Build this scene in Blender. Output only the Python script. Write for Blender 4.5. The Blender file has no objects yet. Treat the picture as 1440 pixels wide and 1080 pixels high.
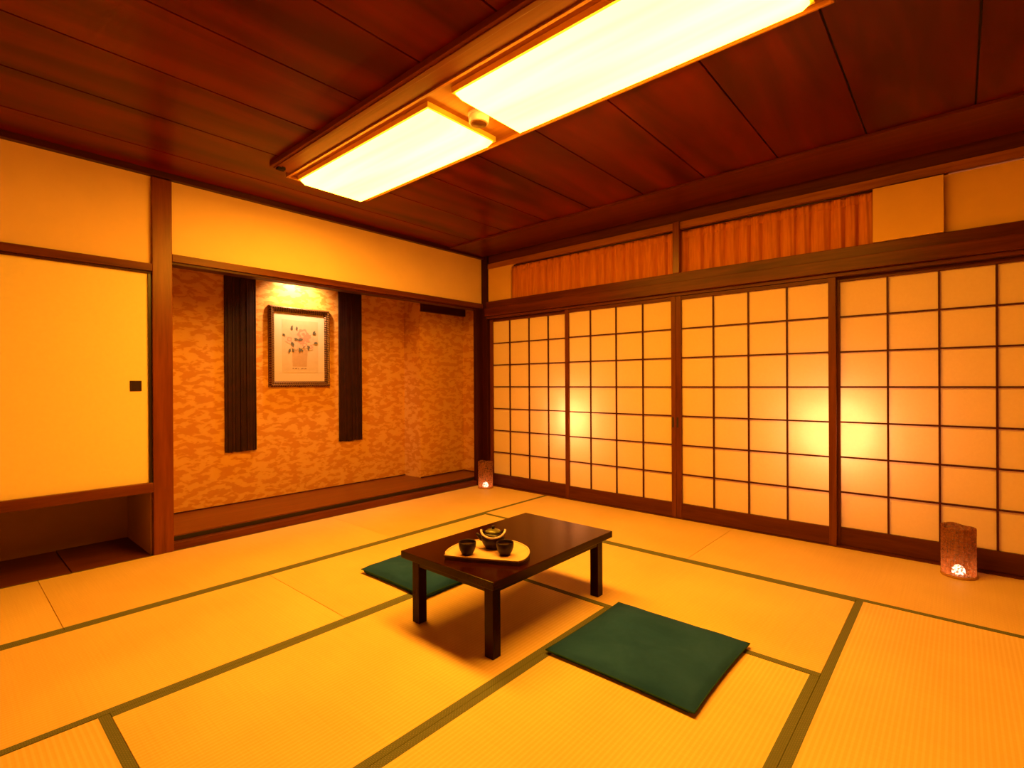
import bpy, math, random
from mathutils import Vector, Matrix, noise

C = bpy.context.scene.collection
scn = bpy.context.scene
S = 1.1                      # metres per working unit (working unit = camera height above the mats)
random.seed(4)

# ------------------------------------------------------------------ camera
cam_d = bpy.data.cameras.new('camera'); cam = bpy.data.objects.new('camera', cam_d); C.objects.link(cam)
YAW, PITCH, ROLL = 0.720753527, -0.00158282615, -0.00553080449
fw = Vector((math.cos(PITCH)*math.cos(YAW), math.cos(PITCH)*math.sin(YAW), math.sin(PITCH)))
rt = Vector((math.sin(YAW), -math.cos(YAW), 0)); up = rt.cross(fw)
r2 = rt*math.cos(ROLL) + up*math.sin(ROLL); u2 = -rt*math.sin(ROLL) + up*math.cos(ROLL)
m = Matrix((r2, u2, -fw)).transposed().to_4x4(); m.translation = Vector((0, 0, S))
cam.matrix_world = m
cam_d.sensor_width = 36; cam_d.lens = 716.07/1440*36; cam_d.clip_start = 0.02
scn.camera = cam

# ------------------------------------------------------------------ world, exposure, hidden room lamps
w = bpy.data.worlds.new('world'); scn.world = w; w.use_nodes = True
w.node_tree.nodes['Background'].inputs[0].default_value = (0.02, 0.008, 0.002, 1)
w.node_tree.nodes['Background'].inputs[1].default_value = 0.3
scn.view_settings.view_transform = 'Standard'; scn.view_settings.look = 'None'
scn.view_settings.exposure = 0.0; scn.view_settings.gamma = 1
LIGHT = (1.0, 0.40, 0.0155)
LAMP = 47.0                  # radiance of the ceiling diffusers
def point(name, loc, power, col=LIGHT, r=0.03):
    d = bpy.data.lights.new(name, 'POINT'); d.energy = power; d.color = col; d.shadow_soft_size = r
    o = bpy.data.objects.new(name, d); o.location = [v*S for v in loc]; C.objects.link(o); return o
sd = bpy.data.lights.new('alcove_lamp_light', 'SPOT'); sd.energy = 78; sd.color = (1, .62, .30); sd.shadow_soft_size = .03; sd.spot_size = math.radians(125); sd.spot_blend = .9
so_ = bpy.data.objects.new('alcove_lamp_light', sd); so_.location = (2.03*S, 4.03*S, 1.93*S); C.objects.link(so_)
so_.rotation_euler = (Vector((2.05, 4.21, 1.62)) - Vector((2.03, 4.03, 1.93))).to_track_quat('-Z', 'Y').to_euler()
point('corridor_lamp_light', (3.84, 2.50, .69), 72, (.72, .38, .42), .05)
point('corridor_lamp_light', (3.84, 0.57, .70), 88, (.72, .38, .42), .05)

# ------------------------------------------------------------------ materials
MATS = {}
class NT:
    def __init__(s, name):
        s.m = bpy.data.materials.new(name); s.m.use_nodes = True; s.t = s.m.node_tree
        s.b = s.t.nodes['Principled BSDF']; s.out = s.t.nodes['Material Output']; MATS[name] = s.m
    def n(s, t, **k):
        x = s.t.nodes.new(t)
        for a, b in k.items():
            if a.startswith('i_'):
                key = a[2:].replace('_', ' '); x.inputs[int(key) if key.isdigit() else key].default_value = b
            else: setattr(x, a, b)
        return x
    def l(s, a, b): s.t.links.new(a, b)
    def coord(s, scale=(1, 1, 1), loc=(0, 0, 0), kind='Object'):
        tc = s.n('ShaderNodeTexCoord'); mp = s.n('ShaderNodeMapping')
        mp.inputs['Scale'].default_value = scale; mp.inputs['Location'].default_value = loc
        s.l(tc.outputs[kind], mp.inputs[0]); return mp.outputs[0]
    def noise(s, vec, scale, detail=3, rough=.5, dist=0):
        x = s.n('ShaderNodeTexNoise', i_Scale=scale, i_Detail=detail, i_Roughness=rough, i_Distortion=dist)
        s.l(vec, x.inputs['Vector']); return x.outputs['Fac']
    def ramp(s, fac, stops, interp='LINEAR'):
        x = s.n('ShaderNodeValToRGB'); x.color_ramp.interpolation = interp
        e = x.color_ramp.elements
        while len(e) > 1: e.remove(e[-1])
        e[0].position = stops[0][0]; e[0].color = (*stops[0][1], 1)
        for p, c in stops[1:]:
            k = e.new(p); k.color = (*c, 1)
        s.l(fac, x.inputs[0]); return x.outputs[0]
    def mix(s, fac, a, b, mode='MIX'):
        x = s.n('ShaderNodeMix', data_type='RGBA', blend_type=mode)
        for sock, v in ((x.inputs[0], fac), (x.inputs[6], a), (x.inputs[7], b)):
            if hasattr(v, 'links'): s.l(v, sock)
            elif isinstance(v, (int, float)): sock.default_value = v
            else: sock.default_value = (*v, 1)
        return x.outputs[2]
    def math(s, op, a, b=0.0):
        x = s.n('ShaderNodeMath', operation=op)
        for sock, v in ((x.inputs[0], a), (x.inputs[1], b)):
            if hasattr(v, 'links'): s.l(v, sock)
            else: sock.default_value = v
        return x.outputs[0]
    def bump(s, h, strength=.3, dist=.002):
        x = s.n('ShaderNodeBump', i_Strength=strength, i_Distance=dist); s.l(h, x.inputs['Height'])
        s.l(x.outputs[0], s.b.inputs['Normal'])
    def col(s, c):
        if hasattr(c, 'links'): s.l(c, s.b.inputs['Base Color'])
        else: s.b.inputs['Base Color'].default_value = (*c, 1)
    def rough(s, r, spec=.5):
        if hasattr(r, 'links'): s.l(r, s.b.inputs['Roughness'])
        else: s.b.inputs['Roughness'].default_value = r
        s.b.inputs['Specular IOR Level'].default_value = spec

def wood(name, c1, c2, axis='x', rough=.35, scale=1.0, bump=.12, spec=.16):
    t = NT(name)
    sc = {'x': (.6, 9, 9), 'y': (9, .6, 9), 'z': (9, 9, .6)}[axis]
    v = t.coord([k*scale for k in sc])
    a = t.noise(v, 2.2, 5, .6, .8); b = t.noise(v, 11, 3, .6)
    f = t.math('ADD', t.math('MULTIPLY', a, .75), t.math('MULTIPLY', b, .25))
    t.col(t.ramp(f, [(.33, c1), (.62, c2)])); t.rough(rough, spec); t.bump(f, bump, .001)
    return t.m
def plain(name, c, rough=.6, spec=.5, metal=0, var=.08, nscale=6, bump=0):
    t = NT(name); v = t.coord()
    f = t.noise(v, nscale, 4, .6)
    t.col(t.ramp(f, [(.3, tuple(k*(1-var) for k in c)), (.7, tuple(min(1, k*(1+var)) for k in c))]))
    t.rough(rough, spec); t.b.inputs['Metallic'].default_value = metal
    if bump: t.bump(t.noise(v, 220, 2), bump, .0006)
    return t.m

POST = wood('post_wood', (.095, .014, .002), (.19, .040, .006), 'z', .3, spec=.3)
WX = wood('wood_along_x', (.075, .014, .003), (.15, .036, .008), 'x', .35)
WY = wood('wood_along_y', (.055, .006, .001), (.12, .022, .003), 'y', .35)
STRIP = wood('transom_strip_wood', (.24, .07, .009), (.36, .13, .018), 'y', .4)
BEAM = wood('beam_wood', (.07, .007, .001), (.12, .018, .002), 'y', .35)
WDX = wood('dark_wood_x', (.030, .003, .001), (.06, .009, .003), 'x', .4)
WDY = wood('dark_wood_y', (.07, .012, .003), (.12, .025, .006), 'y', .4)
WDZ = wood('dark_wood_z', (.022, .002, .001), (.04, .006, .002), 'z', .4)
LAT = wood('lattice_wood', (.05, .006, .001), (.08, .014, .003), 'z', .45)
FRZ = wood('shoji_stile_wood', (.085, .016, .003), (.15, .038, .007), 'z', .4)
FRY = wood('shoji_rail_wood', (.065, .011, .002), (.11, .026, .005), 'y', .4)
PLAT = wood('alcove_lacquer_wood', (.10, .02, .003), (.18, .048, .008), 'x', .28)
TBL = wood('table_lacquer', (.012, .001, .0006), (.022, .003, .001), 'x', .2, 1, .03, .16)
PLA = plain('plaster', (.80, .565, .42), .85, .2, var=.03, nscale=3, bump=.15)
PLB = plain('transom_plaster', (.70, .42, .16), .85, .2, var=.04, nscale=3)
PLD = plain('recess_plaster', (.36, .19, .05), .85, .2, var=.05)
FUS = plain('fusuma_paper', (.86, .70, .50), .8, .25, var=.02, nscale=40)
BLK = plain('black_lacquer', (.02, .006, .004), .3, .5)
PULL = plain('pull_metal', (.05, .02, .012), .35, .5, .5)
DARK = plain('shadow_gap_wood', (.015, .004, .002), .7)
GOLD = plain('fixture_frame_enamel', (.75, .50, .12), .45, .4)
FIXW = wood('light_trough_wood', (.30, .10, .015), (.42, .17, .03), 'y', .4)
CREAM = plain('detector_plastic', (.42, .27, .6), .5, .4)
DETM = plain('detector_grille', (.22, .09, .03), .6)
BRK = plain('bracket_metal', (.008, .002, .001), .6, .1)
HANG = plain('hanging_cord', (.024, .005, .004), .45, .2, var=.4, nscale=14)
CLAY = plain('dark_glaze', (.016, .006, .04), .35, .25, var=.3, nscale=30)
LIDM = plain('lid_glaze', (.12, .11, .05), .25, .4, var=.2, nscale=20)
CANE = plain('cane_handle', (.62, .45, .8), .5, .4, var=.15, nscale=50)
TRAYS = plain('tray_side', (.06, .018, .006), .4)
RODM = plain('rod_metal', (.03, .01, .005), .5)

# ceiling veneer: broad swirling figure, slightly lacquered
t = NT('ceiling_veneer'); v = t.coord((.45, 2.6, 1))
a = t.noise(v, 1.6, 3, .5, 1.4)
wv = t.n('ShaderNodeTexWave', wave_type='RINGS', i_Scale=1.1, i_Distortion=7.0, i_Detail=3.0); t.l(t.coord((.35, 1.3, 1)), wv.inputs['Vector'])
big = t.noise(t.coord((.7, 1, 1), (3, 1, 0)), .9, 1)
f = t.math('ADD', t.math('MULTIPLY', a, .7), t.math('MULTIPLY', wv.outputs['Fac'], .18))
t.col(t.ramp(f, [(.25, (.055, .0012, .0002)), (.6, (.15, .008, .0004))])); t.rough(.33, .14); t.bump(f, .05, .001)
CEIL = t.m

# tatami: fine ribs along the long side, faint cross weave
def tatami(name, along):
    t = NT(name)
    v = t.coord((1, 1, 1))
    sp = t.n('ShaderNodeSeparateXYZ'); t.l(v, sp.inputs[0])
    across = sp.outputs['Y'] if along == 'x' else sp.outputs['X']
    rib = t.math('SINE', t.math('MULTIPLY', across, 2*math.pi/.0165))
    lng = t.coord((.5, 60, 1) if along == 'y' else (60, .5, 1))
    straw = t.noise(lng, 5, 3, .6)
    big = t.noise(v, 1.7, 3, .5)
    c = t.ramp(t.math('ADD', t.math('MULTIPLY', straw, .35), t.math('MULTIPLY', big, .65)),
               [(.3, (.67, .455, .28)), (.7, (.81, .59, .38))])
    rf = t.ramp(rib, [(0.0, (.93, .90, .80)), (.45, (1, 1, 1))])
    t.col(t.mix(1.0, c, rf, 'MULTIPLY'))
    t.rough(.55, .35)
    h = t.math('ADD', t.math('MULTIPLY', rib, .5), t.math('MULTIPLY', straw, .6)); t.bump(h, .25, .001)
    return t.m
TAX, TAY = tatami('tatami_rush_x', 'x'), tatami('tatami_rush_y', 'y')

# cloth border: olive with small diamond figure
t = NT('mat_border_cloth'); v = t.coord((1, 1, 1)); sp = t.n('ShaderNodeSeparateXYZ'); t.l(v, sp.inputs[0])
k = 2*math.pi/.024
s1 = t.math('SINE', t.math('MULTIPLY', t.math('ADD', sp.outputs['X'], sp.outputs['Y']), k))
s2 = t.math('SINE', t.math('MULTIPLY', t.math('SUBTRACT', sp.outputs['X'], sp.outputs['Y']), k))
d = t.math('ABSOLUTE', t.math('MULTIPLY', s1, s2))
t.col(t.ramp(d, [(.08, (.19, .19, .15)), (.22, (.085, .095, .09)), (.62, (.075, .085, .08)), (.85, (.15, .155, .13))])); t.rough(.8, .2); BORD = t.m

# alcove wallpaper: lighter pine-cloud sprigs on orange
t = NT('alcove_wallpaper')
v0 = t.coord((1.0, 1.0, 1.0))
warp = t.n('ShaderNodeTexNoise', i_Scale=9.0, i_Detail=1.0); t.l(v0, warp.inputs['Vector'])
vm = t.n('ShaderNodeVectorMath', operation='MULTIPLY_ADD'); t.l(warp.outputs['Color'], vm.inputs[0]); vm.inputs[1].default_value = (.06, .06, .06); t.l(v0, vm.inputs[2])
mp = t.n('ShaderNodeMapping'); mp.inputs['Scale'].default_value = (.5, .5, 1.15); t.l(vm.outputs[0], mp.inputs[0])
a = t.noise(mp.outputs[0], 21, 1.6, .55)
mp2 = t.n('ShaderNodeMapping'); mp2.inputs['Scale'].default_value = (.6, .6, 1.6); t.l(v0, mp2.inputs[0])
b = t.noise(mp2.outputs[0], 60, 1, .5)
f = t.math('ADD', t.math('ADD', t.math('MULTIPLY', a, .75), t.math('MULTIPLY', b, .2)), t.math('MULTIPLY', t.noise(v0, 2.5, 1), .06))
msk = t.ramp(f, [(.475, (0, 0, 0)), (.525, (1, 1, 1))])
t.col(t.mix(msk, (.50, .205, .03), (.63, .335, .08))); t.l(t.ramp(msk, [(0, (.62,)*3), (1, (.45,)*3)]), t.b.inputs['Roughness'])
t.b.inputs['Specular IOR Level'].default_value = .3; WALLP = t.m

# shoji paper: diffuse with light passing through
t = NT('shoji_paper'); nt = t.t
df = t.n('ShaderNodeBsdfDiffuse'); tr = t.n('ShaderNodeBsdfTranslucent'); mx = t.n('ShaderNodeMixShader', i_0=.32)
fib = t.ramp(t.noise(t.coord(), 60, 4, .7), [(.3, (.84, .66, .45)), (.7, (.89, .71, .50))])
t.l(fib, df.inputs[0]); tr.inputs[0].default_value = (.95, .80, .45, 1)
t.l(df.outputs[0], mx.inputs[1]); t.l(tr.outputs[0], mx.inputs[2]); t.l(mx.outputs[0], t.out.inputs[0]); PAPER = t.m

# curtain cloth
t = NT('curtain_cloth'); v = t.coord()
df = t.n('ShaderNodeBsdfDiffuse'); tr = t.n('ShaderNodeBsdfTranslucent'); mx = t.n('ShaderNodeMixShader', i_0=.08)
c = t.ramp(t.noise(t.coord((1, 1, .1)), 60, 3), [(.3, (.60, .19, .025)), (.7, (.72, .26, .035))])
t.l(c, df.inputs[0]); t.l(c, tr.inputs[0]); t.l(df.outputs[0], mx.inputs[1]); t.l(tr.outputs[0], mx.inputs[2]); t.l(mx.outputs[0], t.out.inputs[0]); CURT = t.m

# green velour cushions
t = NT('green_velour'); v = t.coord()
c = t.ramp(t.noise(v, 4, 5, .65, .6), [(.3, (.008, .045, .27)), (.7, (.018, .072, .40))])
t.col(c); t.rough(.85, .06); t.b.inputs['Sheen Weight'].default_value = .06; t.b.inputs['Sheen Roughness'].default_value = .4
t.b.inputs['Sheen Tint'].default_value = (.4, 1, .9, 1)
t.bump(t.noise(v, 90, 3), .2, .001); VELV = t.m

# lamp diffusers
def emitter(name, c, strength, streak=False):
    t = NT(name); e = t.n('ShaderNodeEmission', i_Strength=strength)
    if streak:
        f = t.noise(t.coord((7, .5, 1)), 1.3, 2, .5)
        t.l(t.ramp(f, [(.3, tuple(k*.78 for k in c)), (.7, tuple(k*1.2 for k in c))]), e.inputs[0])
    else: e.inputs[0].default_value = (*c, 1)
    t.l(e.outputs[0], t.out.inputs[0]); return t.m
DIFF = emitter('lit_diffuser', LIGHT, LAMP, True)
FLAME = emitter('lit_candle', (1, .62, .36), 24)
# lantern shade: rough fibre, lets light through, tiny openings
t = NT('lantern_fibre'); v = t.coord((1, 1, 1))
df = t.n('ShaderNodeBsdfPrincipled'); t.t.nodes.remove(t.b); t.b = df
tr = t.n('ShaderNodeBsdfTranslucent'); mx = t.n('ShaderNodeMixShader', i_0=.45); tp = t.n('ShaderNodeBsdfTransparent'); mt = t.n('ShaderNodeMixShader')
hz = t.noise(t.coord((12, 12, 60)), 3, 3, .6); vt = t.noise(t.coord((50, 50, 6)), 2, 3, .6)
f = t.math('MULTIPLY', hz, vt)
c = t.ramp(f, [(.14, (.10, .03, .008)), (.34, (.34, .14, .04))])
t.l(c, df.inputs['Base Color']); df.inputs['Roughness'].default_value = .6; t.bump(f, .6, .002)
t.l(t.ramp(f, [(.12, (.40, .12, .03)), (.4, (.80, .30, .08))]), tr.inputs[0])
t.l(df.outputs[0], mx.inputs[1]); t.l(tr.outputs[0], mx.inputs[2])
hole = t.ramp(t.noise(t.coord((1, 1, 1)), 95, 2, .5), [(.42, (.10, .10, .10)), (.56, (.40, .40, .40))])
t.l(hole, mt.inputs[0]); t.l(mx.outputs[0], mt.inputs[1]); t.l(tp.outputs[0], mt.inputs[2]); t.l(mt.outputs[0], t.out.inputs[0]); LANT = t.m
# tray face
TRAY = wood('tray_wood', (.62, .38, .35), (.72, .46, .45), 'x', .4, .7, .03)
# picture
FRM = NT('picture_frame_gilt'); v = FRM.coord((1, 1, 1)); wv = FRM.n('ShaderNodeTexWave', i_Scale=30.0, i_Distortion=3.0, bands_direction='DIAGONAL'); FRM.l(v, wv.inputs['Vector'])
FRM.col(FRM.ramp(wv.outputs['Fac'], [(.3, (.035, .010, .002)), (.75, (.22, .09, .02))])); FRM.rough(.35); FRM.b.inputs['Metallic'].default_value = .3; FRM.bump(wv.outputs['Fac'], .6, .003); FRM = FRM.m
MATB = plain('picture_mount', (.55, .42, .29), .8, .2, var=.04)
PRNT = plain('picture_paper', (.50, .36, .22), .8, .2, var=.05, nscale=20)
PINK = plain('print_pink', (.46, .22, .14), .8, .2, var=.1, nscale=60)
PALE = plain('print_pale', (.51, .33, .22), .8, .2, var=.08, nscale=60)
VASE = plain('print_vase', (.42, .25, .12), .8, .2, var=.08, nscale=40)
LEAF = plain('print_leaf', (.10, .085, .06), .8, .2, var=.3, nscale=80)
INK = plain('print_ink', (.18, .09, .06), .8, .2, var=.2, nscale=80)

# ------------------------------------------------------------------ mesh helpers (working units in, metres out)
class MB:
    def __init__(s): s.v = []; s.f = []; s.mi = []; s.sm = []
    def add(s, vs, fs, mi=0, smooth=False):
        b = len(s.v); s.v += [tuple(c*S for c in p) for p in vs]
        for f in fs: s.f.append([b+i for i in f]); s.mi.append(mi); s.sm.append(smooth)
        return s
    def box(s, x0, x1, y0, y1, z0, z1, mi=0):
        v = [(x, y, z) for x in (x0, x1) for y in (y0, y1) for z in (z0, z1)]
        return s.add(v, [(0, 1, 3, 2), (4, 6, 7, 5), (0, 4, 5, 1), (2, 3, 7, 6), (0, 2, 6, 4), (1, 5, 7, 3)], mi)
    def frustum(s, r0, z0, r1, z1, mi=0):       # rects (x0,x1,y0,y1) at two heights
        v = []
        for (a, b, c, d), z in ((r0, z0), (r1, z1)): v += [(a, c, z), (b, c, z), (b, d, z), (a, d, z)]
        return s.add(v, [(3, 2, 1, 0), (4, 5, 6, 7)] + [(i, (i+1) % 4, 4+(i+1) % 4, 4+i) for i in range(4)], mi)
    def prism(s, pts, z0, z1, mi=0, axis='z'):   # polygon extruded along an axis
        def P(a, b, c): return {'z': (a, b, c), 'y': (a, c, b), 'x': (c, a, b)}[axis]
        n = len(pts); v = [P(a, b, z0) for a, b in pts] + [P(a, b, z1) for a, b in pts]
        return s.add(v, [tuple(range(n))[::-1], tuple(range(n, 2*n))] + [(i, (i+1) % n, n+(i+1) % n, n+i) for i in range(n)], mi)
    def lathe(s, prof, n=40, mi=0, c=(0, 0, 0), smooth=True):
        v = []; f = []; rings = []
        for r, z in prof:
            if r < 1e-6: rings.append([len(v)]); v.append((c[0], c[1], c[2]+z))
            else:
                rings.append(list(range(len(v), len(v)+n)))
                v += [(c[0]+r*math.cos(2*math.pi*i/n), c[1]+r*math.sin(2*math.pi*i/n), c[2]+z) for i in range(n)]
        for A, B in zip(rings, rings[1:]):
            for i in range(n):
                j = (i+1) % n
                if len(A) == 1 and len(B) > 1: f.append((A[0], B[j], B[i]))
                elif len(B) == 1 and len(A) > 1: f.append((A[i], A[j], B[0]))
                elif len(A) > 1: f.append((A[i], A[j], B[j], B[i]))
        return s.add(v, f, mi, smooth)
    def tube(s, pts, rad, n=10, mi=0):
        pts = [Vector(p) for p in pts]; v = []; f = []; prev = Vector((0, 0, 1))
        for i, p in enumerate(pts):
            d = (pts[min(i+1, len(pts)-1)] - pts[max(i-1, 0)]).normalized()
            a = d.cross(prev);
            if a.length < 1e-4: a = d.cross(Vector((1, 0, 0)))
            a.normalize(); b = d.cross(a).normalized(); prev = a.cross(d) if False else prev
            r = rad[i] if isinstance(rad, (list, tuple)) else rad
            v += [tuple(p + a*(r*math.cos(2*math.pi*k/n)) + b*(r*math.sin(2*math.pi*k/n))) for k in range(n)]
        for i in range(len(pts)-1):
            for k in range(n):
                j = (k+1) % n; f.append((i*n+k, i*n+j, (i+1)*n+j, (i+1)*n+k))
        f.append(tuple(range(n))[::-1]); f.append(tuple(range((len(pts)-1)*n, len(pts)*n)))
        return s.add(v, f, mi, True)
    def build(s, name, mat, parent=None, bevel=0.0, **props):
        me = bpy.data.meshes.new(name); me.from_pydata(s.v, [], s.f)
        for mm in (mat if isinstance(mat, (list, tuple)) else [mat]): me.materials.append(mm)
        me.polygons.foreach_set('material_index', s.mi); me.polygons.foreach_set('use_smooth', s.sm)
        me.validate(); me.update()
        import bmesh
        bm = bmesh.new(); bm.from_mesh(me); bmesh.ops.recalc_face_normals(bm, faces=bm.faces); bm.to_mesh(me); bm.free()
        o = bpy.data.objects.new(name, me); C.objects.link(o)
        if parent: o.parent = parent
        if bevel:
            bv = o.modifiers.new('bevel', 'BEVEL'); bv.width = bevel; bv.segments = 2; bv.limit_method = 'ANGLE'; bv.angle_limit = math.radians(50)
        for a, b in props.items(): o[a] = b
        return o
def tag(o, label=None, category=None, group=None, kind=None):
    for a, b in (('label', label), ('category', category), ('group', group), ('kind', kind)):
        if b: o[a] = b
    return o
def empty(name, loc, rz=0, **k):
    o = bpy.data.objects.new(name, None); o.location = [c*S for c in loc]; o.rotation_euler.z = rz; o.empty_display_size = .05; C.objects.link(o)
    tag(o, **k); return o
def ST(o, label, category): return tag(o, label, category, kind='structure')
def clone(root, loc, rz=0, **k):
    def cp(o, par):
        c = o.copy(); C.objects.link(c); c.parent = par
        for ch in [x for x in o.children]: cp(ch, c)
        return c
    r = cp(root, None); r.location = [c*S for c in loc]; r.rotation_euler.z = rz; tag(r, **k); return r

XL, YB = -1.30, -2.10        # far ends of the room behind the camera
XR, YA, ZC = 3.62, 3.56, 2.26

# ------------------------------------------------------------------ shell
b = MB().box(XL-.1, XR+1.0, YB-.1, 4.4, -.14, -.06)
ST(b.build('floor', WDX), 'wooden sub-floor carrying the straw mats', 'floor')
b = MB().box(XL, 2.783, YB, .352, -.06, -.002).box(XL, 1.163, YB, .352, -.0021, -.002)
# straw fill outside the visible mats
b = MB().box(XL, 1.165, YB, .35, -.06, 0).box(1.165, XR, YB, -.47, -.06, 0).box(XL, -.465, .35, 2.745, -.06, 0)
ST(b.build('trim_1', TAX), 'straw matting continuing along the near side of the room', 'floor')
c = MB(); ys = [YB] + [-.06+.4115*i for i in range(-5, 10)]
ys = [y for y in ys if y > YB+.05]; ys = [YB] + ys
if ys[-1] < YA-.1: ys.append(YA+.02)
for a, bb in zip(ys, ys[1:]): c.box(XL, 3.16, a+.0035, bb-.0035, ZC, ZC+.02)
c.box(XL-.05, XR+.1, YB-.05, 3.7, ZC+.012, ZC+.06, 1)
ST(c.build('ceiling', [CEIL, DARK], bevel=.002), 'dark red-brown veneer ceiling boards with thin dark seams', 'ceiling')
# wall with alcove and closet
c = MB().box(XL, .853, YA+.008, YA+.09, 1.712, ZC).box(.955, 3.608, YA+.008, YA+.09, 1.787, ZC)
ST(c.build('wall_left', PLA), 'cream plaster wall band above the alcove and the closet', 'wall')
c = MB().box(XL-.08, XL, YB-.08, 4.2, -.06, ZC)
ST(c.build('wall_front', PLA), 'cream plaster wall at the near left end of the room', 'wall')
c = MB().box(XL, XR+.1, YB-.08, YB, -.06, ZC)
ST(c.build('wall_rear', PLA), 'cream plaster wall behind the viewer', 'wall')
# ceiling moulding on the alcove wall
c = MB().box(XL, XR, 3.527, YA+.008, 2.226, ZC)
ST(c.build('trim_2', WDX, bevel=.002), 'dark ceiling moulding along the alcove wall', 'moulding')
# left post
c = MB().box(.853, .955, YA-.012, YA+.10, 0, ZC-.036)
ST(c.build('trim_3', POST, bevel=.004), 'tall varnished wooden post between closet and alcove', 'post')
# corner post, plus an added unseen filler box blocking corridor light
c = MB().box(3.607, 3.66, 3.492, YA+.008, 0, ZC).box(3.525, 3.62, 3.555, 3.60, .0, 1.728).box(3.661, 3.86, 3.50, 3.604, 0, ZC)
ST(c.build('trim_4', WDZ, bevel=.003), 'dark wooden corner post between alcove and paper screens', 'post')
# alcove lintel
c = MB().box(.955, 3.607, YA-.012, YA+.045, 1.742, 1.787).box(.955, 3.607, YA-.002, YA+.09, 1.725, 1.742, 1)
ST(c.build('trim_5', [WX, WDX], bevel=.002), 'wooden lintel over the alcove opening', 'lintel')
# closet header, jamb and shelf rail
c = MB().box(XL, .853, YA-.012, YA+.06, 1.668, 1.712).box(XL, .853, YA-.002, YA+.06, 1.655, 1.668, 1)
ST(c.build('trim_6', [WX, WDX], bevel=.002), 'wooden header rail above the closet door', 'rail')
c = MB().box(XL, .853, YA-.015, 4.12, .372, .430)
ST(c.build('trim_7', WX, bevel=.003), 'wooden shelf rail under the closet door', 'rail')
c = MB().box(.836, .853, YA+.004, YA+.05, .430, 1.655)
ST(c.build('trim_8', BLK), 'black lacquered jamb beside the closet door', 'jamb')
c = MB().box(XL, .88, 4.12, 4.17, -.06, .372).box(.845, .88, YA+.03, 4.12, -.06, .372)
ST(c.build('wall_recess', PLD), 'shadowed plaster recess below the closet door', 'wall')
c = MB().box(XL, .486, YA, 4.12, -.06, -.002).box(.489, .845, YA, 4.12, -.06, .001)
ST(c.build('trim_9', WX, bevel=.002), 'brown floor boards inside the low recess', 'floor boards')
# alcove interior
c = MB().box(.88, 3.18, 4.21, 4.30, -.06, 1.98).box(3.145, 3.80, 3.957, 4.30, -.06, 1.98).box(.88, .955, YA+.10, 4.21, -.06, 1.98).box(3.72, 3.80, YA+.045, 3.957, -.06, 1.98)
ST(c.build('wall_alcove', WALLP), 'orange wallpaper with pale pine sprigs lining the alcove', 'wall')
c = MB().box(.88, 3.80, YA+.09, 4.30, 1.98, 2.02)
ST(c.build('trim_10', WDX), 'alcove ceiling board hidden behind the lintel', 'ceiling')
c = MB().box(.955, 3.72, 3.615, 4.21, .0, .080)
c.box(.955, 3.607, 3.6125, 3.6152, .046, .072, 1)
ST(c.build('trim_11', [PLAT, DARK], bevel=.004), 'raised lacquered plank forming the alcove floor', 'platform')
c = MB().box(.955, 3.607, YA+.002, 3.612, -.01, .046)
ST(c.build('trim_12', WX, bevel=.004), 'reddish wooden kerb in front of the alcove platform', 'kerb')
c = MB().box(3.15, 3.72, 3.915, 3.957, 1.705, 1.98)  # added dark board imitates the shade under the lintel on the pillar face
ST(c.build('trim_13', WDX, bevel=.003), 'dark board standing in for the shade at the top of the alcove pillar', 'board')
c = MB().box(.955, 3.145, 4.2, 4.21, .08, .088).box(3.145, 3.72, 3.947, 3.957, .08, .088).box(3.712, 3.72, 3.61, 3.947, .08, .088)
ST(c.build('baseboard_alcove', WDX), 'thin dark strip along the foot of the wallpaper', 'baseboard')

# beam and soffit along the screen wall
c = MB().box(3.150, 3.600, YB, 3.527, 2.245, ZC+.002)
ST(c.build('trim_14', BEAM, bevel=.004), 'wide flat brown board edging the ceiling along the screen wall', 'ceiling border')
# screen wall above the doors
c = MB()
c.box(XR+.010, XR+.028, 3.20, 3.495, 1.80, 2.125)            # plaster at the corner
# rounded opening corner
pts = [(3.20+.0, 2.125)] + [(3.20-.055+.055*math.sin(a), 2.07+.055*math.cos(a)) for a in [i*math.pi/2/8 for i in range(9)]]
c.prism([(3.145, 2.126)] + [(3.145+.055*math.sin(a), 2.071+.055*math.cos(a)) for a in [i*math.pi/2/8 for i in range(9)]] + [(3.20, 2.126)], XR+.0102, XR+.0278, axis='x')
c.box(XR, XR+.1, YB, -.62, 1.80, ZC).box(XR, XR+.1, YB, -.42, -.06, 1.80)                     # plain wall beyond the last screen
ST(c.build('wall_right', PLB), 'ochre plaster around the transom opening above the screens', 'wall')
c = MB().box(XR+.000, XR+.026, YB, 3.495, 2.125, 2.175)
ST(c.build('trim_22', STRIP), 'brown wooden strip just above the curtain rods', 'strip')
c = MB().box(XR+.018, XR+.06, YB, 3.495, 2.172, ZC)
ST(c.build('trim_15', WDY), 'dark wooden header under the ceiling above the transom', 'header')
c = MB().box(XR-.045, XR+.0, YB, 3.495, 1.655, 1.733).box(XR-.02, XR+.06, YB, 3.495, 1.733, 1.80)
ST(c.build('trim_16', WY, bevel=.003), 'wide two-stepped wooden rail above the paper screens', 'rail')
c = MB().box(XR-.02, XR+.085, YB, 3.495, 1.632, 1.655)
ST(c.build('trim_17', WDY), 'dark grooved track the paper screens slide in', 'track')
c = MB().box(XR-.02, XR+.085, -.42, 3.495, -.06, .004)
ST(c.build('trim_18', WDY, bevel=.001), 'dark wooden threshold below the paper screens', 'threshold')
c = MB().box(XR-.02, XR+.03, 1.535, 1.583, 1.80, 2.175)
ST(c.build('trim_19', POST, bevel=.003), 'short wooden mullion dividing the curtained transom', 'mullion')
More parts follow.
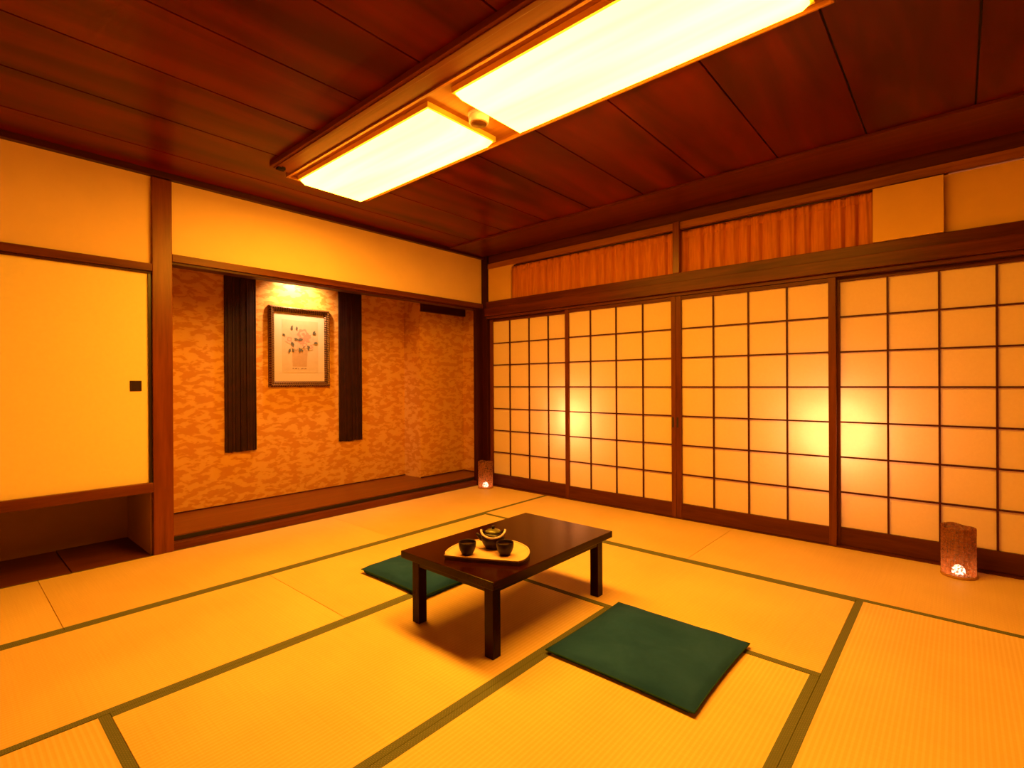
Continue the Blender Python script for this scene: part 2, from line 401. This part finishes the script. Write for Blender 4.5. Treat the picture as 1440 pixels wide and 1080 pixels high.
c = MB().box(XR-.035, XR-.02, .060, .372, 1.80, 2.108)
ST(c.build('trim_20', PLB, bevel=.001), 'narrow pale board covering the transom right of the curtain', 'panel')
c = MB().box(XR+.012, XR+.03, -.62, .060, 1.80, 2.115)
ST(c.build('trim_21', PLB), 'wide pale board filling the transom at the far right', 'panel')
# corridor behind
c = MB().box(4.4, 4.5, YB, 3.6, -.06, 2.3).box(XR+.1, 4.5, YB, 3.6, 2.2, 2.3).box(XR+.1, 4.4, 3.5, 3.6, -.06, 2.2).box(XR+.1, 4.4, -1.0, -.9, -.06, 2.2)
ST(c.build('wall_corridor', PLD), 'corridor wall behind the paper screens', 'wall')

# ------------------------------------------------------------------ shoji screens
def shoji(n, y0, y1, xf, ycols, pane, label, handle=None):
    d = .03
    root = empty('door_%d' % n, (xf+d/2, (y0+y1)/2, .004)); ST(root, label, 'sliding screen')
    ox, oy, oz = xf+d/2, (y0+y1)/2, .004
    def B(): return MB()
    def bx(m, x0, x1, a, c, z0, z1): return m.box(x0-ox, x1-ox, a-oy, c-oy, z0-oz, z1-oz)
    p0, p1 = pane
    bx(B(), xf, xf+d, y0, p0, .004, 1.632).build('stile', FRZ, root, bevel=.002)
    bx(B(), xf, xf+d, p1, y1, .004, 1.632).build('stile', FRZ, root, bevel=.002)
    bx(B(), xf+.002, xf+d-.002, p0, p1, 1.605, 1.630).build('top_rail', FRY, root, bevel=.002)
    bx(B(), xf+.002, xf+d-.002, p0, p1, .006, .113).build('bottom_rail', FRY, root, bevel=.002)
    m = B(); hw = .0047
    for y in ycols: bx(m, xf+.006, xf+.018, y-hw, y+hw, .113, 1.605)
    for i in range(1, 7):
        z = .113+i*(1.605-.113)/7; bx(m, xf+.0065, xf+.0175, p0, p1, z-hw, z+hw)
    m.build('lattice', LAT, root)
    bx(B(), xf+.0182, xf+.0192, p0, p1, .113, 1.605).build('paper', PAPER, root)
    if handle:
        for hy in handle: 
            hh = bx(B(), xf-.0008, xf+.001, hy-.0065, hy+.0065, .668, .742).build('finger_pull', DARK, root)
            hh['label'] = 'dark slot finger pull'
def cols(a, b, n=4): return [a+(b-a)*i/n for i in range(1, n)]
shoji(1, 2.52, 3.492, XR+.025, [3.237, 2.999, 2.776], (2.555, 3.457), 'white paper lattice screen farthest left, beside the corner post')
shoji(2, 1.566, 2.560, XR-.012, [2.307, 2.066, 1.834], (1.602, 2.523), 'paper lattice screen second from the corner, glowing at its left edge', [1.589])
shoji(3, .560, 1.564, XR-.012, [1.296, 1.064, .830], (.600, 1.525), 'paper lattice screen glowing at its right edge, right of centre', [1.5535])
shoji(4, -.42, .585, XR+.025, [.311, .082, -.148], (-.385, .545), 'rightmost paper lattice screen, behind the cylinder lantern')

# closet door
root = empty('door_5', (.427, YA+.03, .43)); ST(root, 'plain cream paper closet door with a small square pull', 'sliding door')
def lb(x0, x1, y0, y1, z0, z1): return MB().box(x0-.427, x1-.427, y0-YA-.03, y1-YA-.03, z0-.43, z1-.43)
lb(.02, .836, YA+.012, YA+.03, .430, 1.655).build('panel', FUS, root)
m = lb(.747, .803, YA+.009, YA+.0115, .965, 1.026); m.build('pull', PULL, root, bevel=.001)
lb(.7545, .7955, YA+.0075, YA+.0095, .972, 1.019).build('pull_cup', BLK, root)
c = MB().box(XL, .018, YA+.02, YA+.04, .430, 1.655)
ST(c.build('door_6', FUS), 'second cream closet door at the far left edge', 'sliding door')

# ------------------------------------------------------------------ tatami mats
bw = .0275; e = .0010
def mat(x0, x1, y0, y1, along, label):
    cx, cy = (x0+x1)/2, (y0+y1)/2; hx, hy = (x1-x0)/2-e, (y1-y0)/2-e
    root = empty('tatami_mat', (cx, cy, -.06), label=label, category='tatami mat', group='tatami mats covering the floor')
    wall_side = (along == 'y' and x1 > 3.5), (along == 'x' and y1 > 3.5)
    MB().box(-hx, hx, -hy, hy, .0, .06).build('rush_surface', TAX if along == 'x' else TAY, root, bevel=.002)
    for sg in (-1, 1):
        m = MB()
        if sg == 1 and wall_side[0]: continue
        q = .008 if sg == 1 and wall_side[1] else bw
        if along == 'x': m.box(-hx, hx, *(sorted((sg*(hy+.0004), sg*(hy-q)))), .045, .0608)
        else: m.box(*(sorted((sg*(hx+.0004), sg*(hx-q)))), -hy, hy, .045, .0608)
        m.build('cloth_border', BORD, root)
X0, X1, X2, X3, X4 = -.46, .352, 1.163, 1.975, 2.785
Y0, Y1, Y2, Y3, Y4 = -.455, .358, 1.162, 1.950, 2.752
mat(XL, X1, Y4, YA, 'x', 'straw mat in front of the closet recess at far left')
mat(X1, X3, Y4, YA, 'x', 'straw mat in front of the tall post and the framed picture')
mat(X3, XR-.02, Y4, YA, 'x', 'straw mat in the far corner under the small lantern')
mat(X0, X2, Y3, Y4, 'x', 'straw mat at the left edge of the photo, second row from the alcove')
mat(X2, X4, Y3, Y4, 'x', 'straw mat under most of the half-hidden green cushion')
mat(X1, X3, Y2, Y3, 'x', 'straw mat under the near end of the low table')
mat(X3, X4, Y1, Y3, 'y', 'straw mat under the far end of the low table, beside the near cushion')
mat(X1, X3, Y1, Y2, 'x', 'straw mat carrying the near green cushion, bottom centre')
mat(X0, X1, Y1, Y3, 'y', 'straw mat at the bottom left corner of the photo')
mat(X2, X4, Y0, Y1, 'x', 'strongly ribbed straw mat at the bottom right of the photo')
mat(X4, XR-.02, Y2, Y4, 'y', 'straw mat along the screens nearest the corner')
mat(X4, XR-.02, Y0, Y2, 'y', 'straw mat along the screens under the right cylinder lantern')

# ------------------------------------------------------------------ ceiling lights
TX0, TX1, TY0, TY1 = 1.39, 1.94, .30, 3.0
root = empty('light_trough', (1.6, 1.65, ZC), label='long wooden trough on the ceiling holding both fluorescent lights', category='light trough')
def L(m, x0, x1, y0, y1, z0, z1, mi=0): return m.box(x0-1.6, x1-1.6, y0-1.65, y1-1.65, z0-ZC, z1-ZC, mi)
m = MB(); L(m, 1.405, 1.93, TY0+.01, TY1-.012, 2.246, ZC); m.build('back_board', FIXW, root)
m = MB(); L(m, TX0, 1.405, TY0, TY1, 2.229, ZC); L(m, 1.93, TX1, TY0, TY1, 2.229, ZC); L(m, 1.405, 1.93, TY1-.012, TY1, 2.229, ZC); L(m, 1.405, 1.93, TY0, TY0+.01, 2.229, ZC)
m.build('rim', FIXW, root, bevel=.002)
root2 = empty('cover_board', (1.33, 1.3, ZC), label='flat dark wooden strip on the ceiling left of the light trough', category='ceiling board')
m = MB().box(-.062, .058, -1.3-.7, 1.635, -.026, 0).box(-.045, -.020, -1.3-.7, 1.625, -.031, -.0255)
m.build('strip', wood('cover_strip_wood', (.12, .020, .003), (.18, .036, .005), 'y', .5), root2, bevel=.002)
MB().box(-.040, .002, 1.575, 1.605, -.042, -.0265).build('end_clip', BRK, root2, label='small black clip')
def ceil_light(name_root, x0, x1, y0, y1, label):
    cx, cy = (x0+x1)/2, (y0+y1)/2
    root = empty('ceiling_light', (cx, cy, 2.246), label=label, category='ceiling light', group='fluorescent ceiling lights')
    hx, hy = (x1-x0)/2, (y1-y0)/2; f = .012
    m = MB().box(-hx, -hx+f, -hy, hy, -.026, 0).box(hx-f, hx, -hy, hy, -.026, 0).box(-hx+f, hx-f, hy-f, hy, -.026, 0).box(-hx+f, hx-f, -hy, -hy+f, -.026, 0)
    m.build('frame', GOLD, root, bevel=.0015)
    g = f+.001
    m = MB().frustum((-hx+g+.018, hx-g-.018, -hy+g+.018, hy-g-.018), -.054, (-hx+g, hx-g, -hy+g, hy-g), -.030)
    m.box(-hx+g, hx-g, -hy+g, hy-g, -.030, -.008)
    m.build('diffuser', DIFF, root)
ceil_light('a', 1.445, 1.885, 1.755, 2.965, 'shorter-looking far fluorescent ceiling light with glowing white diffuser')
ceil_light('b', 1.445, 1.885, .345, 1.600, 'near fluorescent ceiling light cut by the top edge of the photo')
root = empty('smoke_detector', (1.668, 1.660, 2.246), label='round cream smoke detector between the two ceiling lights', category='smoke detector')
MB().lathe([(0, 0), (.048, 0), (.050, -.005), (.050, -.018), (0, -.018)], 40).build('base', CREAM, root)
MB().lathe([(0, -.018), (.047, -.018), (.049, -.021), (.044, -.046), (.041, -.050), (0, -.050)], 40).build('cap', CREAM, root)
MB().lathe([(0, -.0502), (.039, -.0502), (.037, -.0525), (0, -.0525)], 40).build('grille', DETM, root)

# ------------------------------------------------------------------ curtains
def curtain(y0, y1, label, seed):
    root = empty('curtain', (XR+.056, (y0+y1)/2, 2.105), label=label, category='curtain', group='short pleated curtains in the transom')
    rnd = random.Random(seed); n = int((y1-y0)/.004); mz = 14
    ph = [rnd.uniform(0, 6.28) for _ in range(5)]
    pitch = .088
    # irregular pleat spacing
    xs = [0]; 
    for i in range(n): xs.append(xs[-1]+rnd.uniform(.7, 1.3))
    verts = []; faces = []
    for i in range(n+1):
        u = i/n; y = y0+(y1-y0)*u
        for j in range(mz+1):
            z = 2.150 - .361*j/mz; d = j/mz
            s = y + .012*math.sin(y*9+ph[0]) + .010*math.sin(y*23+ph[1])
            sharp = .5-abs(math.sin(math.pi*s/pitch))**.42
            amp = .034+.012*min(1, d*1.7)
            x = amp*sharp + .004*math.sin(2*math.pi*s/.031+ph[2]+d*2)*(1-d*.5)
            yy = y + .004*math.sin(2*math.pi*s/pitch+1.2)*d
            verts.append((x+.012, yy-(y0+y1)/2, z-2.105))
    for i in range(n):
        for j in range(mz): a = i*(mz+1)+j; faces.append((a, a+mz+1, a+mz+2, a+1))
    m = MB().add(verts, faces, 0, True); o = m.build('cloth', CURT, root)
    so = o.modifiers.new('thick', 'SOLIDIFY'); so.thickness = .0015
    # stitched header band
    hv = []; hf = []
    for i in range(n+1):
        u = i/n; y = y0+(y1-y0)*u; s = y + .012*math.sin(y*9+ph[0]) + .010*math.sin(y*23+ph[1])
        for z, k in ((2.150, .9), (2.10, .95), (2.065, 1)):
            x = .034*(.5-abs(math.sin(math.pi*s/pitch))**.42)*k-.001+.004*math.sin(2*math.pi*s/.031+ph[2])
            hv.append((x+.009, y-(y0+y1)/2, z-2.105))
    for i in range(n):
        for j in range(2): a = i*3+j; hf.append((a, a+3, a+4, a+1))
    o = MB().add(hv, hf, 0, True).build('heading', CURT, root); so = o.modifiers.new('thick', 'SOLIDIFY'); so.thickness = .001
    return root
curtain(1.560, 3.24, 'orange-brown pleated curtain left of the transom mullion', 2)
curtain(.04, 1.556, 'orange-brown pleated curtain right of the transom mullion', 7)
for (a, b2, lab) in ((1.584, 3.198, 'thin dark curtain rod left of the transom mullion'), (.062, 1.534, 'thin dark curtain rod right of the transom mullion')):
    m = MB().tube([(0, (a-b2)/2, 0), (0, (b2-a)/2, 0)], .005, 12)
    o = m.build('curtain_rod', RODM); o.location = (S*(XR+.030), S*(a+b2)/2, S*2.118); tag(o, lab, 'curtain rod', 'curtain rods in the transom')

# ------------------------------------------------------------------ alcove things
def hanging(x0, x1, label, seed):
    cx = (x0+x1)/2; root = empty('hanging_screen', (cx, 4.205, .482), label=label, category='wall hanging', group='dark ribbed hangings in the alcove')
    rnd = random.Random(seed); m = MB(); x = x0-cx; 
    while x < x1-cx-.004:
        wd = min(rnd.choice([.009, .012, .016, .02]), x1-cx-x); dep = rnd.uniform(.012, .020)
        m.box(x+.0006, x+wd-.0006, -dep, 0, rnd.uniform(-.003, .003), 1.43); x += wd
    m.build('ribbed_cloth', HANG, root, bevel=.0015)
    MB().box(x0-cx-.002, x1-cx+.002, -.024, 0, 1.43, 1.45).build('top_bar', BLK, root)
hanging(1.468, 1.698, 'wide dark ribbed hanging left of the framed picture', 1)
hanging(2.417, 2.648, 'dark ribbed hanging right of the framed picture, nearer the corner', 5)

fx0, fx1, fz0, fz1 = 1.797, 2.325, .980, 1.646
fcx, fcz = (fx0+fx1)/2, (fz0+fz1)/2
root = empty('framed_picture', (fcx, 4.21, fz0), label='flower print in a gilt-brown carved frame on the alcove wallpaper', category='picture')
W2, Hh = (fx1-fx0)/2, fz1-fz0
def frame_prof(m, w0, w1, d0, d1):     # mitred ring between insets w0..w1 with fronts at depths d0,d1
    o = [(-W2+w0, w0), (W2-w0, w0), (W2-w0, Hh-w0), (-W2+w0, Hh-w0)]; i = [(-W2+w1, w1), (W2-w1, w1), (W2-w1, Hh-w1), (-W2+w1, Hh-w1)]
    v = [(x, -d0, z) for x, z in o]+[(x, -d1, z) for x, z in i]+[(x, 0, z) for x, z in o]+[(x, 0, z) for x, z in i]
    f = []
    for k in range(4):
        j = (k+1) % 4; f += [(k, j, 4+j, 4+k), (8+k, 8+j, j, k), (4+k, 4+j, 12+j, 12+k)]
    m.add(v, f)
m = MB(); frame_prof(m, 0, .012, .020, .034); frame_prof(m, .012, .026, .036, .030); frame_prof(m, .026, .034, .024, .026); frame_prof(m, .034, .046, .022, .012)
m.build('frame', FRM, root)
MB().box(-W2+.045, W2-.045, -.010, -.004, .045, Hh-.045).build('mount', MATB, root)
p = MB(); ix0, ix1, iz0, iz1 = 1.908-fcx, 2.222-fcx, 1.098-fz0, 1.540-fz0
MB().box(ix0, ix1, -.0108, -.0098, iz0, iz1).build('print_sheet', PRNT, root)
def blob(m, x, z, r, mi, y, sq=1.0, lobes=5, rot=0):
    n = 30; x -= fcx; z -= fz0
    pts = [(x+r*(1+.13*math.sin(lobes*a+rot))*math.cos(a), z+r*sq*(1+.13*math.sin(lobes*a+rot))*math.sin(a)) for a in [2*math.pi*k/n for k in range(n)]]
    m.add([(px, -y, pz) for px, pz in pts], [tuple(range(n))], mi)
def leaf(m, x, z, l, a, y, mi=3):
    x -= fcx; z -= fz0; ca, sa = math.cos(a), math.sin(a); pts = []
    for t_, w_ in ((0, 0), (.3, .22), (.6, .26), (1, 0), (.6, -.26), (.3, -.22)): pts.append((x+l*(t_*ca-w_*sa), z+l*(t_*sa+w_*ca)))
    m.add([(px, -y, pz) for px, pz in pts], [tuple(range(6))], mi)
m = MB(); y = .0111
m.add([(1.995-fcx, -y, 1.150-fz0), (2.118-fcx, -y, 1.150-fz0), (2.128-fcx, -y, 1.30-fz0), (1.990-fcx, -y, 1.30-fz0)], [(0, 1, 2, 3)], 2)
for i, (x, z, r, mi) in enumerate([(2.02, 1.425, .042, 1), (2.085, 1.425, .048, 0), (2.125, 1.395, .038, 0), (1.965, 1.375, .034, 1), (2.02, 1.335, .042, 1), (2.095, 1.335, .034, 1), (2.175, 1.375, .034, 1), (2.15, 1.32, .028, 1), (2.07, 1.37, .03, 0)]):
    blob(m, x, z, r, mi, y+.0002*(i+1), .95, 5+i % 3, i)
    for q in (.62, .3): blob(m, x+.004, z+.002, r*q, 1-mi if q > .5 and i % 2 else mi, y+.0002*(i+1)+.0001*(1-q), .9, 4, i+2)
for i, (x, z, l, a) in enumerate([(1.995, 1.455, .035, 2.0), (1.985, 1.468, .03, 1.2), (1.935, 1.405, .03, 2.6), (1.985, 1.36, .05, -1.2), (1.975, 1.30, .04, -1.9), (1.99, 1.30, .035, -1.0), (2.055, 1.31, .04, -1.5), (2.065, 1.30, .03, -.8), (2.12, 1.33, .035, -.6), (2.135, 1.32, .03, -1.7), (2.17, 1.43, .04, .9), (2.175, 1.435, .03, .2), (2.18, 1.355, .04, .1), (2.04, 1.375, .045, .2), (2.045, 1.375, .04, 2.9), (2.10, 1.325, .02, -2.4), (2.035, 1.46, .03, 1.8)]):
    leaf(m, x, z, l, a, y+.0025+.0001*i)
for i in range(14):     # faint pencilled caption, no readable letters
    x = 1.995+i*.009; 
    if i in (6, 7): continue
    leaf(m, x, 1.128, .012, 1.2+.5*math.sin(i*2.1), y+.001, 4)
m.build('flower_drawing', [PINK, PALE, VASE, LEAF, INK], root)

# ------------------------------------------------------------------ low table
tx0, tx1, ty0, ty1, tz = 1.295, 2.115, 1.232, 1.765, .300
cx, cy = (tx0+tx1)/2, (ty0+ty1)/2
root = empty('low_table', (cx, cy, 0), label='low dark lacquered wooden table holding the tea tray', category='table')
hx, hy = (tx1-tx0)/2, (ty1-ty0)/2
MB().box(-hx, hx, -hy, hy, tz-.030, tz).build('tabletop', TBL, root, bevel=.003)
m = MB(); i = .036; tk = .018
for sg in (-1, 1):
    m.box(-hx+i+.03, hx-i-.03, *sorted((sg*(hy-i), sg*(hy-i-tk))), tz-.062, tz-.030)
    m.box(*sorted((sg*(hx-i), sg*(hx-i-tk))), -hy+i+.03, hy-i-.03, tz-.062, tz-.030)
m.build('apron', TBL, root, bevel=.001)
LEGM = wood('leg_lacquer', (.012, .001, .0006), (.024, .003, .001), 'z', .25, 1, .03, .1)
for sx in (-1, 1):
    for sy in (-1, 1):
        a = sx*(hx-.034); b_ = sy*(hy-.034)
        MB().box(*sorted((a, a-sx*.042)), *sorted((b_, b_-sy*.042)), .0002, tz-.030).build('leg', LEGM, root, bevel=.0015)

# tray: round on the far side, cut straight toward the viewer
tray_c = (1.500, 1.445)
P = [(1.354, 1.546), (1.339, 1.523), (1.4, 1.403), (1.468, 1.279), (1.480, 1.270), (1.503, 1.268)]
cxx, cyy = 1.500, 1.440
# outline found on the tabletop: straight chord then an arc
chord = [(1.345, 1.540), (1.478, 1.273)]
a0 = math.atan2(1.268-1.44, 1.500-1.495)
arc = []
import itertools
ctrl = [(1.505, 1.266), (1.545, 1.278), (1.590, 1.306), (1.629, 1.348), (1.652, 1.402), (1.657, 1.455), (1.637, 1.512), (1.600, 1.556), (1.560, 1.588), (1.515, 1.604), (1.470, 1.606), (1.420, 1.595), (1.378, 1.574)]
def catmull(ps, k=5):
    out = []
    for i in range(len(ps)-1):
        p0, p1, p2, p3 = ps[max(i-1, 0)], ps[i], ps[i+1], ps[min(i+2, len(ps)-1)]
        for j in range(k):
            t_ = j/k
            out.append(tuple(.5*((2*p1[q])+(-p0[q]+p2[q])*t_+(2*p0[q]-5*p1[q]+4*p2[q]-p3[q])*t_**2+(-p0[q]+3*p1[q]-3*p2[q]+p3[q])*t_**3) for q in (0, 1)))
    out.append(ps[-1]); return out
outline = [(a-cxx, b-cyy) for a, b in catmull([(1.349, 1.545), (1.343, 1.530), (1.4, 1.412), (1.468, 1.284), (1.480, 1.270)] + ctrl + [(1.357, 1.556), (1.349, 1.545)], 4)[:-1]]
root = empty('serving_tray', (cxx, cyy, tz+.0004), label='pale wooden half-round tea tray with dark edge on the low table', category='tray')
m = MB().prism([(x*.985, y_*.985) for x, y_ in outline], 0, .012)
m.build('base', TRAYS, root)
MB().prism([(x*.965, y_*.965) for x, y_ in outline], .0121, .0150).build('surface', TRAY, root)
n = len(outline); v = []; f = []
for x, y_ in outline: v += [(x*.95, y_*.95, .013), (x*.955, y_*.955, .0185), (x, y_, .0185), (x*1.0, y_*1.0, .010), (x*.985, y_*.985, .004)]
for i in range(n):
    j = (i+1) % n
    for k in range(4): f.append((i*5+k, j*5+k, j*5+k+1, i*5+k+1))
mi = MB().add(v, f, 0, True); mi.mi = [0 if k % 4 < 2 else 1 for k in range(len(f))]
mi.build('rim', [TRAY, TRAYS], root)
ZT = tz+.0004+.0150+.0003
# cups
def cup(loc, label):
    root = empty('teacup', loc, label=label, category='teacup', group='dark teacups on the tray')
    prof = [(0, .003), (.013, .003), (.014, 0), (.017, 0), (.018, .005), (.0205, .008), (.025, .018), (.028, .030), (.0292, .043), (.0290, .050), (.0282, .0515), (.0270, .050), (.0268, .042), (.025, .028), (.019, .014), (.010, .009), (0, .008)]
    prof = [(r_*1.2, z_) for r_, z_ in prof]
    MB().lathe(prof, 40).build('bowl', CLAY, root)
    MB().lathe([(0, .0385), (.0305, .0385), (.0305, .0388), (0, .0388)], 36).build('tea', plain('tea_liquid', (.05, .02, .006), .06, .5), root)
    return root
cup((1.412, 1.483, ZT), 'dark glazed teacup at the left of the tray')
c2 = cup((1.505, 1.364, ZT), 'dark glazed teacup at the right of the tray, before the teapot')
# teapot
px, py = 1.540, 1.462
root = empty('teapot', (px, py, ZT), math.radians(-49), label='small dark round teapot with a pale bail handle on the tray', category='teapot')
MB().lathe([(0, .002), (.024, .002), (.026, 0), (.030, .001), (.034, .010), (.042, .025), (.0455, .040), (.0455, .050), (.041, .062), (.032, .070), (.026, .0725), (.024, .072), (0, .071)], 48).build('body', CLAY, root)
lid = MB().lathe([(0, .0735), (.029, .0725), (.0305, .0745), (.026, .080), (.016, .0845), (.006, .0865), (0, .087)], 40).build('lid', LIDM, root); lid['label'] = 'olive-gold glazed lid'
MB().lathe([(0, .086), (.004, .0865), (.0045, .091), (.0075, .095), (.0075, .099), (.0045, .102), (0, .103)], 20).build('knob', CLAY, lid)
MB().tube([(-.034, 0, .036), (-.048, 0, .044), (-.056, 0, .056), (-.064, 0, .066)], [.012, .009, .0065, .0055], 14).build('spout', CLAY, root)
for sy in (-1, 1):
    MB().tube([(.0+sy*.030, 0, .066), (sy*.040, -.0, .078), (sy*.044, 0, .084)], [.005, .0045, .0035], 10).build('lug', CLAY, root)
arc = []
for i in range(25):
    a = math.pi*i/24; arc.append((.046*math.cos(a), -.050*math.sin(a), .082-.022*math.sin(a)))
MB().tube(arc, .0042, 12).build('handle', CANE, root, label='pale cane bail handle folded down to the front')

root.scale = (1.08, 1.08, .9)
# ------------------------------------------------------------------ cushions
def cushion(cx, cy, wx, wy, h, label, rz=0, seed=0):
    root = empty('floor_cushion', (cx, cy, .001), rz, label=label, category='cushion', group='green floor cushions')
    N = 44; v = []; f = []
    def hgt(u, w_):
        ed = (1-abs(u)**5)*(1-abs(w_)**5)
        ed = max(ed, 0)**.45
        nz = noise.noise(Vector((u*1.9+seed, w_*1.9, seed*.7)))*.34 + noise.noise(Vector((u*5+seed, w_*4, 2+seed)))*.12
        return h*ed*(1+nz)*(1-.10*math.exp(-(u*u+w_*w_)/.05))
    def pos(u, w_):
        pin = 1-.025*(1-w_*w_) if True else 1
        return (u*wx/2*(1-.022*(1-w_*w_)), w_*wy/2*(1-.022*(1-u*u)))
    for side in (0, 1):
        for i in range(N+1):
            for j in range(N+1):
                u = -1+2*i/N; w_ = -1+2*j/N; x, y_ = pos(u, w_); hh = hgt(u, w_)
                zz = h*.42
                v.append((x, y_, zz + (hh*.60) if side == 0 else max(0, zz - hh*1.2)))
    K = (N+1)**2
    for i in range(N):
        for j in range(N):
            a = i*(N+1)+j; f.append((a, a+N+1, a+N+2, a+1)); f.append((K+a, K+a+1, K+a+N+2, K+a+N+1))
    o = MB().add(v, f, 0, True); ob = o.build('cover', VELV, root)
    loop = [pos(-1+2*i/40, -1) for i in range(40)]+[pos(1, -1+2*i/40) for i in range(40)]+[pos(1-2*i/40, 1) for i in range(40)]+[pos(-1, 1-2*i/40) for i in range(40)]
    loop = [(x, y_, h*.42) for x, y_ in loop]+[(*pos(-1, -1), h*.42)]
    MB().tube(loop, .0020, 8).build('seam', plain('seam_cloth', (.012, .05, .07), .8, .2), root)
    return root
cushion(1.757, .872, .535, .555, .036, 'green square cushion lying flat before the low table', 0, 1)
cushion(1.757, 2.115, .535, .520, .052, 'plumper green cushion half hidden behind the low table', 0, 6)

# ------------------------------------------------------------------ lanterns
def lantern(loc, label, rz=0):
    root = empty('lantern', loc, rz, label=label, category='lantern', group='fibre cylinder lanterns on the floor')
    r, H = .070, .252; N = 72; v = []; f = []; K = 40
    for j in range(K+1):
        z = H*j/K
        for i in range(N):
            a = 2*math.pi*i/N; rr = r + .0012*noise.noise(Vector((math.cos(a)*4, math.sin(a)*4, z*60)))+.0008*noise.noise(Vector((math.cos(a)*20, math.sin(a)*20, z*20)))
            zz = z + (.004*math.sin(2*a)+.002*math.sin(5*a) if j == K else 0)
            v.append((rr*math.cos(a), rr*math.sin(a), zz))
    for j in range(K):
        for i in range(N): k = (i+1) % N; f.append((j*N+i, j*N+k, (j+1)*N+k, (j+1)*N+i))
    o = MB().add(v, f, 0, True).build('shade', LANT, root); so = o.modifiers.new('thick', 'SOLIDIFY'); so.thickness = .002
    MB().lathe([(0, 0), (r+.002, 0), (r+.003, .004), (r+.001, .012), (r-.006, .012), (0, .010)], 48).build('base', plain('lantern_base', (.40, .18, .06), .6), root)
    MB().lathe([(0, .012), (.026, .012), (.0275, .022), (.0255, .036), (.019, .046), (.009, .053), (0, .055)], 32).build('candle', FLAME, root, label='glowing white candle dome')
    return root
l1 = lantern((3.472, .006, .001), 'large-looking fibre cylinder lantern in front of the rightmost screen')
clone(l1, (3.492, 3.412, .001), 1.0, label='small-looking fibre cylinder lantern in the far corner by the post')
